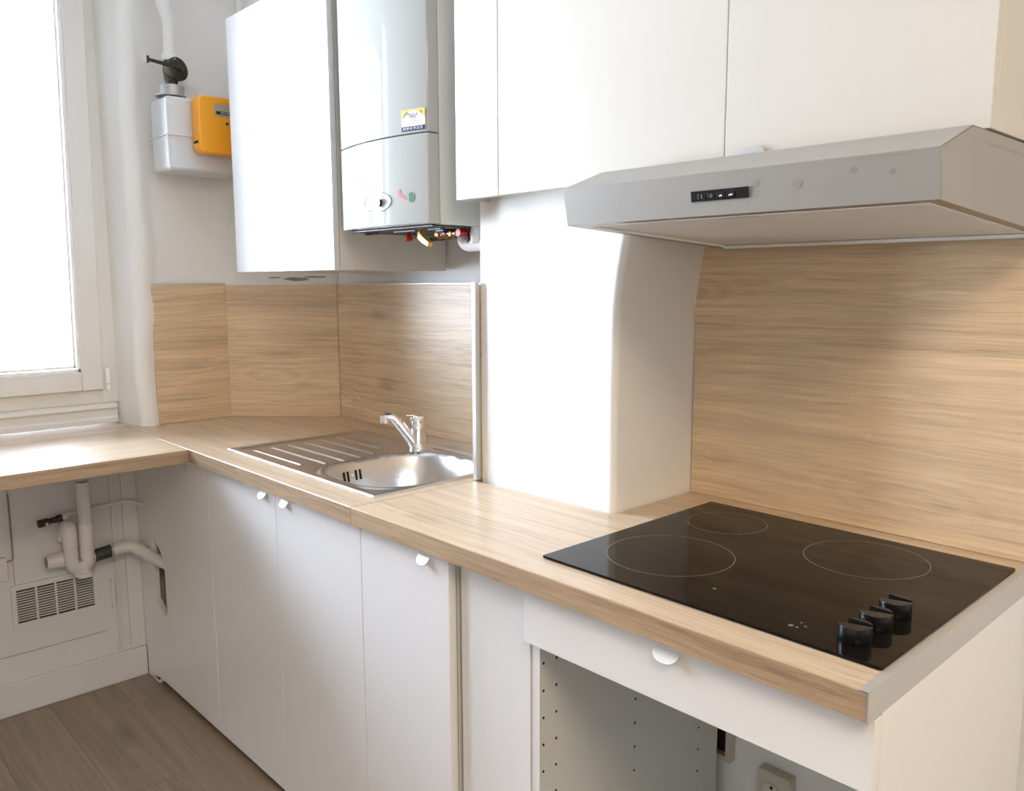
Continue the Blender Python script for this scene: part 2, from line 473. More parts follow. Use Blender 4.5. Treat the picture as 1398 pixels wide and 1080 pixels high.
# ------------------------------------------------------------------ chimney breast
CX0, CX1, CY = -1.856, -1.451, -.267
ch = MB()
zs = [0, .3, .6, .9, 1.1, 1.2, 1.24, 1.27, 1.30, 1.33, 1.36, 1.39, 1.42, 1.46, 1.51, 1.8, 2.2, 2.65]
def chout(z):
    fl_ = 0 if z < 1.24 else min(.03, .027*((z-1.24)/.18)**1.5)
    w_ = .0015*math.sin(z*17)
    x1 = CX1+fl_+w_
    r = .013
    return ([(CX0+w_*.5, CY), (x1-r-.004, CY)]+[(x1-r+r*math.cos(math.radians(a)), CY+r+r*math.sin(math.radians(a))) for a in (-90, -70, -50, -30, -10, 0)]
            + [(x1, CY+r+.004), (x1, .012), (CX0+w_*.5, .012)])
for z in zs: ch.v += [Vector((x, y, z)) for x, y in chout(z)]
n = len(chout(0))
for l in range(len(zs)-1):
    for i in range(n): ch.f.append((l*n+i, l*n+(i+1) % n, (l+1)*n+(i+1) % n, (l+1)*n+i))
ch.f.append(tuple(range(n-1, -1, -1))); ch.f.append(tuple((len(zs)-1)*n+i for i in range(n)))
struct('chimney_breast', ch, 'plaster', smooth=True)

# ------------------------------------------------------------------ splashback boards
def board(x0, y0, x1, y1, z0, z1, t, name, mat, parent):
    """upright board from (x0,y0) to (x1,y1); its thickness lies behind the visible face (to the left of travel)"""
    d = Vector((x1-x0, y1-y0)); L_ = d.length; d.normalize(); nn = Vector((-d.y, d.x))
    pts = [(x0, y0), (x1, y1), (x1+nn.x*t, y1+nn.y*t), (x0+nn.x*t, y0+nn.y*t)]
    return obj(name, MB().prism(pts, 2, z0, z1), mat, parent, .0008, rot=math.atan2(d.y, d.x))
ZS = 1.327
def splash(x0, y0, x1, y1, label, ztrim='alu_white'):
    t = thing('splashback', ((x0+x1)/2, (y0+y1)/2, TOP), label, 'splashback')
    board(x0, y0, x1, y1, TOP+.0005, ZS, .008, 'panel', 'oak_splash', t)
    d = Vector((x1-x0, y1-y0)).normalized(); nn = Vector((d.y, -d.x))
    board(x0+nn.x*.001, y0+nn.y*.001, x1+nn.x*.001, y1+nn.y*.001, ZS, ZS+.006, .0095, 'edge_trim', ztrim, t)
    return t
splash(-3.195, -.532, -3.195, -.2797, 'darker oak-look splashback beside the plaster pier, leftmost of the three near the sink', 'alu')
splash(-3.1948, -.2795, -2.9225, -.0012, 'slanting oak-look splashback cutting across the corner behind the sink')
t = splash(-2.9222, 0, -1.870, 0, 'oak-look splashback straight behind the tap and sink')
ts = thing('splashback', (-1.864, -.14, TOP), 'narrow splashback return beside the sink with upright aluminium end strip', 'splashback')
board(-1.8685, -.001, -1.8685, -.270, TOP+.0005, ZS, .009, 'panel', 'oak_splash', ts)
box('end_strip', 'alu', ts, -1.8705, -1.8575, -.284, -.2705, TOP+.0005, 1.334, .001)
hs = thing('splashback', (-1.11, 0, TOP), 'large oak-look splashback behind the black hob', 'splashback')
board(-1.449, 0, -.765, 0, TOP+.0005, 1.50, .009, 'panel', 'oak_splash', hs)

# ------------------------------------------------------------------ worktops
sinkhole = [(-2.625, -.535), (-1.910, -.535), (-1.910, -.125), (-2.625, -.125)]
SEAM = -1.865
wl = thing('worktop', (-2.5, -.3, UND), 'oak-look worktop section holding the steel sink', 'worktop')
obj('board', MB().slab([(SEAM-.0006, -.627), (SEAM-.0006, .008), (-2.9265, .008), (-3.2025, -.2845), (-3.2035, -.500), (-3.183, -.535), (-3.183, -.56), (-3.205, -.588), (-3.23, -.592), (-3.23, -.627)],
    [sinkhole], UND, TOP), 'oak', wl, .0018, seg=3)
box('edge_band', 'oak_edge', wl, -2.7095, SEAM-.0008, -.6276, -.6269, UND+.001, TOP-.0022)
wr = thing('worktop', (-1.3, -.3, UND), 'oak-look worktop section around the chimney breast and under the black hob', 'worktop')
obj('board', MB().slab([(XR-.0015, -.627), (XR-.0015, .008), (CX1+.003, .008), (CX1+.003, CY-.003), (SEAM+.0006, CY-.019), (SEAM+.0006, -.627)],
    [[(-1.33, -.54), (-.80, -.54), (-.80, -.08), (-1.33, -.08)]], UND, TOP), 'oak', wr, .0018, seg=3)
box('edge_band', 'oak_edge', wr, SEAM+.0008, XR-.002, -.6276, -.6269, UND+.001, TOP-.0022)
et = MB(); et.box(XR-.0015, XR+.0005, -.630, -.002, UND-.001, TOP+.0012); et.box(XR-.012, XR+.0005, -.630, -.002, TOP+.0002, TOP+.0016)
obj('end_trim', et, 'alu', wr, .0004)
wd = thing('worktop', (-3.0, -1.3, UND), 'oak-look ledge worktop running under the window', 'worktop')
obj('board', MB().slab([(-2.710, -1.97), (-2.710, -.6285), (-3.235, -.6285), (-3.235, -.6135), (-3.42, -.6135), (-3.42, -1.658), (-3.239, -1.658), (-3.239, -1.97)], [], UND, TOP), 'oak', wd, .0018, seg=3, rot=math.pi/2)

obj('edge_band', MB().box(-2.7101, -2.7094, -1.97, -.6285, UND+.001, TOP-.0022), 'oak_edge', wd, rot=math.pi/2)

# ------------------------------------------------------------------ handles
def tab(x, z, y, parent, w_=.036, h=.0165):
    """half-moon aluminium pull lip"""
    ol = [(x-w_/2, z+h*.5)]+[(x+w_/2*math.cos(math.radians(a)), z+h*.25+h*.75*math.sin(math.radians(a))) for a in range(180, 361, 15)]+[(x+w_/2, z+h*.5)]
    def yy_(zz): return y-.0015-.012*min(1, (z+h*.5-zz)/(h*.9))
    n_ = len(ol); m_ = MB()
    m_.poly([(px_, yy_(pz_), pz_) for px_, pz_ in ol]+[(px_, yy_(pz_)+.0016, pz_) for px_, pz_ in ol],
            [tuple(range(n_)), tuple(range(2*n_-1, n_-1, -1))]+[(i, (i+1) % n_, (i+1) % n_+n_, i+n_) for i in range(n_)])
    return obj('handle', m_, 'alu_white', parent, .0006)

# ------------------------------------------------------------------ base cabinets
DF, DB, CF = -.607, -.589, -.587
ZB = .026
def carcass(t, x0, x1, yb=-.02, mat='melamine', zt=UND-.0005):
    box('side_panel', mat, t, x0, x0+.018, CF, yb, ZB+.03, zt, .0006); box('side_panel', mat, t, x1-.018, x1, CF, yb, ZB+.03, zt, .0006)
    box('bottom_panel', mat, t, x0+.018, x1-.018, CF, yb, ZB+.03, ZB+.048)
    box('back_panel', mat, t, x0+.018, x1-.018, yb-.006, yb, ZB+.048, zt)
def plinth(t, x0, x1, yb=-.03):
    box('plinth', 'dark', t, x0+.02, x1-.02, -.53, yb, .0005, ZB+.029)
c1 = thing('base_cabinet', (-2.25, -.3, 0), 'white two-door base cabinet under the steel sink', 'cabinet')
carcass(c1, -2.643, -1.862); plinth(c1, -2.643, -1.862)
for x0, x1, hx in ((-2.641, -2.2445, -2.302), (-2.2415, -1.8635, -2.188)):
    d = box('door', 'lacquer', c1, x0, x1, DF, DB, ZB, UND-.004, .0012); tab(hx, .806, DF, d)
c2 = thing('base_cabinet', (-1.71, -.4, 0), 'narrow white single-door base cabinet right of the sink cabinet', 'cabinet')
carcass(c2, -1.859, -1.562, -.285); plinth(c2, -1.859, -1.562, -.29)
d = box('door', 'lacquer', c2, -1.8605, -1.5635, DF, DB, ZB, UND-.004, .0012); tab(-1.636, .803, DF, d)
# corner panel with pipe cut-out
hole = [(-3.115, .30), (-3.045, .268), (-3.028, .268), (-3.017, .282), (-3.017, .42), (-3.03, .462), (-3.06, .49), (-3.115, .51)]
cp = MB()
outer = [(-3.224, .104), (-3.224, .0015), (-3.125, .0015), (-3.118, .022), (-3.108, .012), (-3.098, ZB), (-2.6435, ZB), (-2.6435, UND-.002), (-3.239, UND-.002), (-3.239, .104)]
tri = tessellate_polygon([[Vector((x, z, 0)) for x, z in outer], [Vector((x, z, 0)) for x, z in hole]])
fl2 = outer+hole; n = len(fl2)
cp.v = [Vector((x, -.607, z)) for x, z in fl2]+[Vector((x, -.589, z)) for x, z in fl2]
cp.f = [tuple(q) for q in tri]+[tuple(i+n for i in reversed(q)) for q in tri]
k = 0
for l in (outer, hole):
    for i in range(len(l)):
        j = (i+1) % len(l); cp.f.append((k+i, k+j, k+j+n, k+i+n))
    k += len(l)
cpo = tag(obj('corner_panel', cp, 'lacquer', None, .001), 'white corner panel with a pipe cut-out under the worktop corner', 'panel')
obj('screw', MB().cyl((-2.803, -.6085, .808), (-2.803, -.6072, .785), .0016, n=8), 'zinc', cpo)
obj('plug', MB().cyl((-3.154, -.6082, .116), (-3.154, -.6072, .116), .003, n=12), 'zinc', cpo)

# oven cabinet
oc = thing('base_cabinet', (-1.06, -.3, 0), 'empty oven cabinet under the hob with drawer front and plain filler panel', 'cabinet')
sp = box('side_panel', 'melamine', oc, -1.3600, -1.3420, CF, -.035, ZB, UND-.0005, .0006)
box('edge_band', 'lacquer', sp, -1.3602, -1.3415, CF-.001, CF, ZB, UND-.001)
box('rear_edge', 'beige', sp, -1.3602, -1.3405, -.035, -.030, ZB, UND-.001)
box('side_panel', 'lacquer', oc, -.7850, -.7670, CF, -.002, 0.001, UND-.0015, .001)
box('filler_panel', 'lacquer', oc, -1.5475, -1.3625, -.590, -.574, ZB, UND-.001, .001)
box('filler_strip', 'beige', oc, -1.5605, -1.5490, -.580, -.300, ZB, UND-.001, .0006)
box('top_rail', 'melamine', oc, -1.3418, -.7852, -.584, -.566, .747, UND-.035)
box('bottom_panel', 'melamine', oc, -1.3418, -.7852, CF, -.035, ZB, ZB+.018)
dr = box('drawer_front', 'lacquer', oc, -1.3615, -.7670, DF, DB, .7265, UND-.004, .0012); tab(-1.064, .803, DF, dr, .044, .0165)
hl = MB()
for yy, z0, nn in ((-.578, .684, 12), (-.546, .684, 12), (-.323, .5765, 10), (-.103, .5305, 9)):
    for i in range(nn):
        z = z0-.050*i
        if z < .06: break
        hl.cyl((-1.3425, yy, z), (-1.3415, yy, z), .0026, n=10)
obj('shelf_hole', hl, 'dark', sp)['kind'] = 'stuff'

# sockets behind the oven niche
sk = thing('wall_socket', (-1.209, .008, .27), 'ivory wall socket low in the oven niche', 'socket')
obj('cover', MB().prism(rrect(-1.247, -1.171, .215, .297, .006), 1, -.018, .0095), 'ivory', sk, .002)
iv = MB(); iv.ring((0, 0, 0), .021, .0015, .002, 40)
iv.v = [Vector((-1.2125+v.x, -.0182-v.z, .250+v.y)) for v in iv.v]
obj('rim', iv, 'ivory', sk, smooth=True)
obj('socket_hole', MB().cyl((-1.2125, -.0185, .250), (-1.2125, -.0178, .250), .019, n=32), 'beige', sk)
ph = MB()
for dx, dz in ((-.0095, -.001), (.0095, .001)): ph.cyl((-1.2125+dx, -.0192, .250+dz), (-1.2125+dx, -.0184, .250+dz), .0028, n=12)
ph.box(-1.2125-.003, -1.2125+.003, -.0192, -.0184, .260, .267)
obj('pin_holes', ph, 'dark', sk)
ob = thing('outlet_box', (-1.36, .008, .31), 'open cable outlet box with ivory frame beside the drilled panel', 'socket')
fo = MB(); fo.slab([(-1.40, .268), (-1.318, .268), (-1.318, .352), (-1.40, .352)], [[(-1.39, .280), (-1.331, .280), (-1.331, .342), (-1.39, .342)]], -.012, .0095)
fo.v = [Vector((v.x, v.z, v.y)) for v in fo.v]
obj('frame', fo, 'ivory', ob, .001)
box('cavity', 'dark', ob, -1.389, -1.332, .004, .0095, .281, .341)

# ------------------------------------------------------------------ sink
SX0, SX1, SY0, SY1 = -2.638, -1.897, -.548, -.100
ZR = TOP+.0035
bcx, bcy, brx, bry, bn, bd_ = -2.080, -.335, .168, .185, 3.0, .150
ribs = [(-.500, -2.568, -2.300), (-.446, -2.569, -2.268), (-.392, -2.569, -2.262), (-.338, -2.569, -2.268), (-.284, -2.569, -2.29), (-.230, -2.568, -2.335), (-.178, -2.566, -2.42)]
def sm(t): t = max(0., min(1., t)); return t*t*(3-2*t)
def sr(x, y): return (abs((x-bcx)/brx)**bn+abs((y-bcy)/bry)**bn)**(1/bn)
def sz(x, y):
    edge = min(x-SX0, SX1-x, y-SY0, SY1-y)
    z = ZR if edge > .004 else TOP+.0004+(ZR-TOP-.0004)*math.sqrt(max(0, 1-(1-edge/.004)**2))
    r = sr(x, y)
    # shallow tray of the drainer, stepping round the bowl
    dd = min(x-(SX0+.022), (SX1-.016)-x, y-(SY0+.016), (SY1-.018)-y)
    tray = sm(dd/.010)
    if x > -2.30: tray *= sm((abs(r-1.0)-.045)/.04) if r > 1 else 1
    fx = math.hypot(x+2.252, y+.160)
    tray *= sm((fx-.032)/.012)
    z -= .0035*tray
    for ry, xa, xb in ribs:
        if xa-.008 < x < xb+.008 and abs(y-ry) < .012:
            en = sm((x-xa+.006)/.012)*sm((xb+.006-x)/.012)
            z += .0046*en*math.exp(-((y-ry)/.0034)**2)
    # bowl lip and bowl
    z += .0012*math.exp(-((r-1.03)/.018)**2)
    if r < 1: z -= bd_*sm((1-r)/.26)
    return z
sk_ = MB(); step = .0025
nx = int((SX1-SX0)/step)+1; ny = int((SY1-SY0)/step)+1
for j in range(ny):
    for i in range(nx):
        x = SX0+(SX1-SX0)*i/(nx-1); y = SY0+(SY1-SY0)*j/(ny-1)
        sk_.v.append(Vector((x, y, sz(x, y))))
for j in range(ny-1):
    for i in range(nx-1):
        a = j*nx+i; sk_.f.append((a, a+1, a+nx+1, a+nx))
sink = thing('kitchen_sink', ((SX0+SX1)/2, (SY0+SY1)/2, TOP), 'inset stainless steel sink with ribbed drainer and one bowl', 'sink')
so = obj('basin', sk_, 'steel', sink, fixn=False)
for p in so.data.polygons: p.use_smooth = True
md = so.modifiers.new('thickness', 'SOLIDIFY'); md.thickness = .0008; md.offset = -1
def bowl_pt(y, depth, side=-1):
    # point of the bowl's left wall at this depth
    lo_, hi_ = bcx-brx, bcx
    for _ in range(40):
        m_ = (lo_+hi_)/2
        if sz(m_, y) < ZR-depth: hi_ = m_
        else: lo_ = m_
    return lo_
for yy in (-.418, -.405, -.379, -.366):
    of = MB()
    pa = Vector((bowl_pt(yy, .024)+.0006, yy, ZR-.024)); pb = Vector((bowl_pt(yy, .050)+.0006, yy, ZR-.050))
    of.cyl(pa, pb, .0030, n=10)
    obj('overflow_slot', of, 'dark', sink)
yy = -.392; pa = Vector((bowl_pt(yy, .036), yy, ZR-.036))
obj('overflow_screw', MB().cyl(pa, pa+Vector((.002, 0, .0012)), .0038, n=16), 'chrome', sink)
obj('drain', MB().lathe((bcx, bcy, ZR-bd_), [(.001, .0015), (.03, .0015), (.041, .003), (.043, .0012)], 36), 'chrome', sink, smooth=True)
rnd = random.Random(5); wdp = MB()
for i in range(90):
    side = rnd.random()
    if side < .55:
        a = rnd.uniform(2.2, 3.9)
    else: a = rnd.uniform(.5, 1.9)
    rr = rnd.uniform(.74, .93)
    c_, s_ = math.cos(a), math.sin(a)
    q = (abs(c_)**bn+abs(s_)**bn)**(1/bn)
    x = bcx+brx*rr*c_/q; y = bcy+bry*rr*s_/q; z = sz(x, y); r0 = rnd.uniform(.0008, .0019)
    e_ = .002; nrm = Vector((sz(x-e_, y)-sz(x+e_, y), sz(x, y-e_)-sz(x, y+e_), 2*e_)).normalized()
    b0 = Vector((x, y, z)); wdp.tube([b0, b0+nrm*r0*.5, b0+nrm*r0*.75], [r0, r0*.75, r0*.25], 7)
wo = obj('water_drops', wdp, 'water', sink, smooth=True); wo['kind'] = 'stuff'

# tap
TX, TY = -2.252, -.163
tp = thing('mixer_tap', (TX, TY, ZR), 'chrome mixer tap behind the sink bowl', 'tap')
zt = ZR-.0006
obj('body', MB().lathe((TX, TY, zt), [(.0250, 0), (.0250, .004), (.0232, .007), (.0222, .02), (.0212, .052), (.0222, .060), (.0222, .064), (.0208, .066), (.0212, .080), (.0222, .084), (.0205, .091), (.012, .0945)], 40), 'chrome', tp, smooth=True)
dv = Vector((math.cos(math.radians(247)), math.sin(math.radians(247)), 0))
P0 = Vector((TX, TY, zt))
path = [P0+dv*a+Vector((0, 0, h)) for a, h in ((.006, .012), (.020, .032), (.036, .054), (.052, .076), (.064, .090), (.076, .0970), (.092, .0985))]
obj('spout', MB().tube(path, [.0165, .0160, .0145, .0135, .0128, .0120, .0112], 20), 'chrome', tp, smooth=True)
tip = P0+dv*.092
obj('aerator', MB().lathe((tip.x, tip.y, zt+.079), [(.0105, 0), (.0125, .002), (.0125, .016), (.0118, .024), (.006, .027)], 28), 'chrome', tp, smooth=True)
# lever on top: flat tongue pointing left
lv = MB()
lp = [P0+dv*a+Vector((0, 0, h)) for a, h in ((-.014, .0945), (.004, .0975), (.020, .1000), (.033, .1010))]
k = 0
sd = Vector((-dv.y, dv.x, 0))
for i, p in enumerate(lp):
    ww = (.016, .016, .0115, .009)[i]; hh = (.007, .006, .004, .003)[i]
    lv.v += [p-sd*ww-Vector((0, 0, hh)), p+sd*ww-Vector((0, 0, hh)), p+sd*ww, p-sd*ww]
for i in range(3):
    for j in range(4): lv.f.append((i*4+j, i*4+(j+1) % 4, i*4+4+(j+1) % 4, i*4+4+j))
lv.f += [(3, 2, 1, 0), (12, 13, 14, 15)]
obj('lever', lv, 'chrome', tp, .0015, seg=3)

# ------------------------------------------------------------------ hob
HX0, HX1, HY0, HY1 = -1.3575, -.7795, -.567, -.0565
hob = thing('ceramic_hob', ((HX0+HX1)/2, (HY0+HY1)/2, TOP), 'black glass hob with three ringed cooking zones set in the worktop', 'hob')
obj('glass_top', MB().prism(rrect(HX0, HX1, HY0, HY1, .004, 4), 2, TOP+.0012, TOP+.0052), 'hob', hob, .0012, seg=3)
box('seal', 'rubber', hob, HX0+.006, HX1-.006, HY0+.006, HY1-.006, TOP+.0002, TOP+.0012)
box('housing', 'zinc', hob, -1.32, -.81, -.53, -.09, TOP-.05, TOP+.0002)
for c_, r in (((-1.2095, -.405), .108), ((-1.246, -.170), .0745), ((-.969, -.186), .0985)):
    obj('zone_ring', MB().ring((c_[0], c_[1], TOP+.0050), r, .00055, .00028, 96), 'ring', hob)
obj('zone_mark', MB().cyl((-1.066, -.488, TOP+.0050), (-1.066, -.488, TOP+.0055), .0032, n=6), 'ring', hob)
mk = MB()
for x, y, r in ((-.918, -.530, .004), (-.909, -.530, .0025), (-.902, -.520, .0022), (-.912, -.512, .0018)): mk.cyl((x, y, TOP+.005), (x, y, TOP+.0055), r, n=6)
obj('printed_mark', mk, 'ring', hob)
def knob(x, y):
    r = .0215; zb = TOP+.0053
    base = MB().lathe((x, y, zb), [(r*.97, 0), (r, .001), (r, .013)], 48)
    ko = obj('knob', base, 'black_plastic', hob, smooth=True)
    # grip: two lobes with a wedge groove between them, opening to the left
    g = MB()
    tip_ = (x+r*.85*math.cos(math.radians(25)), y+r*.85*math.sin(math.radians(25)))
    for a0, a1 in ((-158, 16), (34, 138)):
        pts = [(x+r*math.cos(math.radians(a0+(a1-a0)*i/20)), y+r*math.sin(math.radians(a0+(a1-a0)*i/20))) for i in range(21)]
        g.prism(pts, 2, zb+.013, zb+.0215)
    obj('grip', g, 'black_plastic', ko, .0006)
    return ko
for x, y in ((-.8385, -.5115), (-.8375, -.451), (-.8365, -.390)): knob(x, y)

# ------------------------------------------------------------------ extractor hood
hd = thing('extractor_hood', (-1.075, -.26, 1.40), 'grey metal extractor hood above the hob', 'hood')
X0, X1 = -1.375, -.775
pf = [(-.500, 1.489), (-.490, 1.4275), (-.003, 1.401), (-.003, 1.405), (-.012, 1.508), (-.3505, 1.508), (-.3515, 1.524), (-.402, 1.524)]
sh = MB()
t_ = .0012
# shell: front face, slope, top, sides; open underneath
outp = [(-.489, 1.4275), (-.500, 1.488), (-.402, 1.5235), (-.3535, 1.5235), (-.3525, 1.508), (-.012, 1.508)]
innp = [(-.487, 1.4290), (-.498, 1.4865), (-.401, 1.5215), (-.3555, 1.5215), (-.3545, 1.506), (-.012, 1.506)]
sh.prism(outp+innp[::-1], 0, X0, X1)
side = [(-.489, 1.4275), (-.500, 1.488), (-.402, 1.5235), (-.3535, 1.5235), (-.3525, 1.508), (-.003, 1.508), (-.003, 1.4005)]
obj('shell', sh, 'hood', hd, .0008)
obj('side_cheek', MB().prism(side, 0, X0, X0+.0015), 'hood', hd, .0004)
siR = [(-.489, 1.4275), (-.500, 1.488), (-.402, 1.5235), (-.003, 1.5235), (-.003, 1.4005)]
obj('side_cheek', MB().prism(siR, 0, X1-.0015, X1), 'hood', hd, .0004)
obj('top_cover', MB().prism([(-.3485, 1.5085), (-.3485, 1.5235), (-.003, 1.5235), (-.003, 1.5085)], 0, -1.150, X1-.0016), 'hood', hd)
def under(y): return 1.4275-(y+.489)*(.027/.486)
def uplate(x0, x1, y0, y1, dz0, dz1, name, mat, bev=.0006, par=None):
    m_ = MB().prism([(y0, under(y0)+dz0), (y1, under(y1)+dz0), (y1, under(y1)+dz1), (y0, under(y0)+dz1)], 0, x0, x1)
    return obj(name, m_, mat, par or hd, bev)
uplate(X0+.002, X1-.002, -.4885, -.466, .0005, .002, 'front_rim', 'hood_rim')
uplate(X0+.002, X0+.020, -.466, -.010, .0005, .002, 'side_rim', 'hood_rim'); uplate(X1-.020, X1-.002, -.466, -.010, .0005, .002, 'side_rim', 'hood_rim')
fil = uplate(X0+.020, X1-.020, -.466, -.045, .004, .006, 'filter_panel', 'hood_under')
for a_, b2_, c2_, d2_ in ((X0+.020, X1-.020, -.466, -.462), (X0+.020, X0+.024, -.462, -.045), (X1-.024, X1-.020, -.462, -.045)):
    uplate(a_, b2_, c2_, d2_, -.0005, .004, 'filter_frame', 'bead', .0006, fil)
uplate(X0+.0195, X1-.0195, -.0448, -.037, -.003, .004, 'rear_rail', 'alu_white', .002)
uplate(X0+.002, X1-.002, -.037, -.004, .001, .003, 'rear_rim', 'hood_rim')
uplate(-1.11, -1.04, -.452, -.442, .001, .004, 'filter_latch', 'alu', .001, fil)
for i in range(14):
    xa = -1.22+i*.026
    uplate(xa, xa+.021, -.028, -.016, .0002, .0012, 'slot', 'dark', 0)
# front-face frame (x along, face leaning back at the bottom)
fo_ = Vector((0, -.489, 1.4275)); fu = Vector((0, -.011, .0605)).normalized(); fn = Vector((0, -fu.z, fu.y))
if fn.y > 0: fn = -fn
def facebox(x0, x1, h0, h1, d0, d1, name, mat, par=hd, bev=0.):
    pts = []
    for d_ in (d0, d1):
        for (x, h) in ((x0, h0), (x1, h0), (x1, h1), (x0, h1)):
            q = fo_+fu*h+fn*d_; pts.append((x, q.y, q.z))
    return obj(name, MB().poly(pts, [(3, 2, 1, 0), (4, 5, 6, 7), (0, 1, 5, 4), (1, 2, 6, 5), (2, 3, 7, 6), (3, 0, 4, 7)]), mat, par, bev)
cpn = facebox(-1.1215, -1.0265, .0215, .0368, .0002, .0022, 'control_panel', 'black_plastic', hd, .0006)
for i in range(4):
    xa = -1.108+i*.0158
    q = facebox(xa, xa+.0135, .0245, .0325, .0022, .0042, 'button', 'black_plastic', cpn, .0006)
    c_ = fo_+fu*.0285+fn*.00435
    if i == 0: text('icon', 'I', .007, (xa+.0067, c_.y, c_.z), (1, 0, 0), fu, 'alu', q, .0001)
    if i == 1: text('icon', 'O', .006, (xa+.0067, c_.y, c_.z), (1, 0, 0), fu, 'grey_mark', q, .0001)
    if i >= 2:
        ic = MB()
        for a in range(3 if i == 2 else 4):
            ic.cyl((xa+.0067+(a-1)*.0014, c_.y-.0001, c_.z-.001+.0008*(a % 2)), (xa+.0067+(a-1)*.0014, c_.y+.0001, c_.z-.001+.0008*(a % 2)), .0011, n=8)
        obj('icon', ic, 'alu_white', q)
facebox(X0+.012, X1-.034, .0578, .0582, .0, .0004, 'seam_line', 'grey_mark')
for xm, hm, rm in ((-1.016, .040, .0045), (-.955, .034, .0065), (-.878, .044, .005), (-.83, .038, .004)):
    pts = []
    for k_ in range(18):
        a = k_/18*math.tau; q = fo_+fu*(hm+rm*(.8+.3*rnd.random())*math.sin(a))+fn*.0004
        pts.append((xm+rm*(.9+.3*rnd.random())*math.cos(a), q.y, q.z))
    obj('stain', MB().poly(pts, [tuple(range(18))]), 'stain', hd)

# ------------------------------------------------------------------ upper cabinets
UF, UB = -.350, -.332
uf = thing('wall_cabinet', (-1.77, -.17, 1.51), 'narrow white cover panel of the upper cabinets beside the boiler', 'cabinet')
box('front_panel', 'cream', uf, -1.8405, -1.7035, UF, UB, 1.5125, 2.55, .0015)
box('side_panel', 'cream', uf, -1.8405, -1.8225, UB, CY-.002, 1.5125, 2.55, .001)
ua = thing('wall_cabinet', (-1.43, -.17, 1.51), 'wide white upper cabinet left of the hood top in front of the chimney breast', 'cabinet')
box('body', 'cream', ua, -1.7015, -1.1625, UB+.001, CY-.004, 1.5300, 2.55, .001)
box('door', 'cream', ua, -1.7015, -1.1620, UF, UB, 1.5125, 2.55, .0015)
ub = thing('wall_cabinet', (-.97, -.17, 1.53), 'cream white upper cabinet directly above the extractor hood', 'cabinet')
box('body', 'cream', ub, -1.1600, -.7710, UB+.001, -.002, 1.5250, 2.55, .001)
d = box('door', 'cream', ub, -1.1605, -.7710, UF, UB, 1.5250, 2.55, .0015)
# upside-down half-moon lip at the door foot
tb = MB().prism([(-1.1325+.0, 1.5255)]+[(-1.1095+.0225*math.cos(math.radians(a)), 1.5320+.0105*math.sin(math.radians(a))) for a in range(180, -1, -15)]+[(-1.087, 1.5255)], 1, UF-.006, UF-.0035)
tb.box(-1.132, -1.087, UF-.0035, UF-.0002, 1.5255, 1.528)
obj('handle', tb, 'alu', d, .0006)

uc = thing('wall_cabinet', (-2.6, -.19, 1.367), 'tall glossy white upper cabinet between gas meter and boiler', 'cabinet')
box('side_panel', 'beige', uc, -2.332, -2.314, -.357, -.002, 1.367, 2.12, .001)
box('side_panel', 'lacquer', uc, -2.890, -2.872, -.357, -.055, 1.367, 2.12, .001)
box('bottom_panel', 'beige', uc, -2.872, -2.332, -.357, -.055, 1.367, 1.385)
box('top_panel', 'lacquer', uc, -2.872, -2.332, -.357, -.055, 2.102, 2.12)
d = box('door', 'gloss', uc, -2.8895, -2.3145, -.3755, -.3585, 1.3675, 2.1195, .0012)
hm = MB().prism([(-2.42, 1.3685), (-2.382, 1.3685), (-2.392, 1.374), (-2.402, 1.374), (-2.409, 1.383), (-2.411, 1.376)], 1, -.3775, -.3757)
obj('torn_film', hm, 'beige', d)
# bare plaster patches on the wall below it
pt = MB()
for cx_, cz_, a_, b_ in ((-3.02, 1.347, .035, .006), (-2.975, 1.354, .03, .003), (-3.075, 1.352, .018, .003)):
    pts = [(cx_+a_*math.cos(t/10*math.tau)*(.8+.3*random.random()), cz_+b_*math.sin(t/10*math.tau)*(.7+.5*random.random())) for t in range(10)]
    dd = Vector((.7017, .7125)); base_ = Vector((-3.207, -.288))
    q = []
    for u, z in pts:
        s_ = (u+3.207)/.7017
        q.append((-3.207+dd.x*s_+.0006, -.288+dd.y*s_*.997-.0010, z))
    pt.poly(q, [tuple(range(10))])
op = obj('plaster_patch', pt, 'old_patch', bpy.data.objects['wall_left'])

# ------------------------------------------------------------------ boiler
bl = thing('gas_boiler', (-2.105, -.18, 1.465), 'tall white wall-hung gas boiler with sticker between the upper cabinets', 'boiler')
BX0, BX1 = -2.288, -1.922
def bf(x): return -.362-.026*(1-((x+2.105)/.183)**2)
def cover(z0, z1, name, mat, par, dz=lambda x: 0., off=0., ret=.031, zr=None):
    m_ = MB(); nn = 40
    xs = [BX0+(BX1-BX0)*i/nn for i in range(nn+1)]
    for z, fdz in ((z0, 0), (z1, 1)):
        for x in xs: m_.v.append(Vector((x, bf(x)-off, z+(dz(x) if fdz else 0))))
        for x in reversed(xs): m_.v.append(Vector((x, -.362+ret, z+(dz(x) if fdz else 0))))
    n2 = 2*(nn+1)
    for i in range(n2): m_.f.append((i, (i+1) % n2, (i+1) % n2+n2, i+n2))
    for i in range(nn):
        for o_ in (0, n2): m_.f.append((o_+i, o_+i+1, o_+n2-2-i, o_+n2-1-i))
    return obj(name, m_, mat, par, .003, seg=3, smooth=True)
up = cover(1.6695, 2.25, 'upper_cover', 'boiler', bl)
flp = cover(1.4665, 1.6675, 'lower_flap', 'boiler', bl)
box('casing', 'boiler_side', bl, BX0+.002, BX1-.001, -.3295, -.003, 1.466, 2.25, .003)
ub_ = MB().box(BX0+.01, BX1-.012, -.345, -.02, 1.4615, 1.4655)
obj('base_plate', ub_, 'rubber', bl, .001)
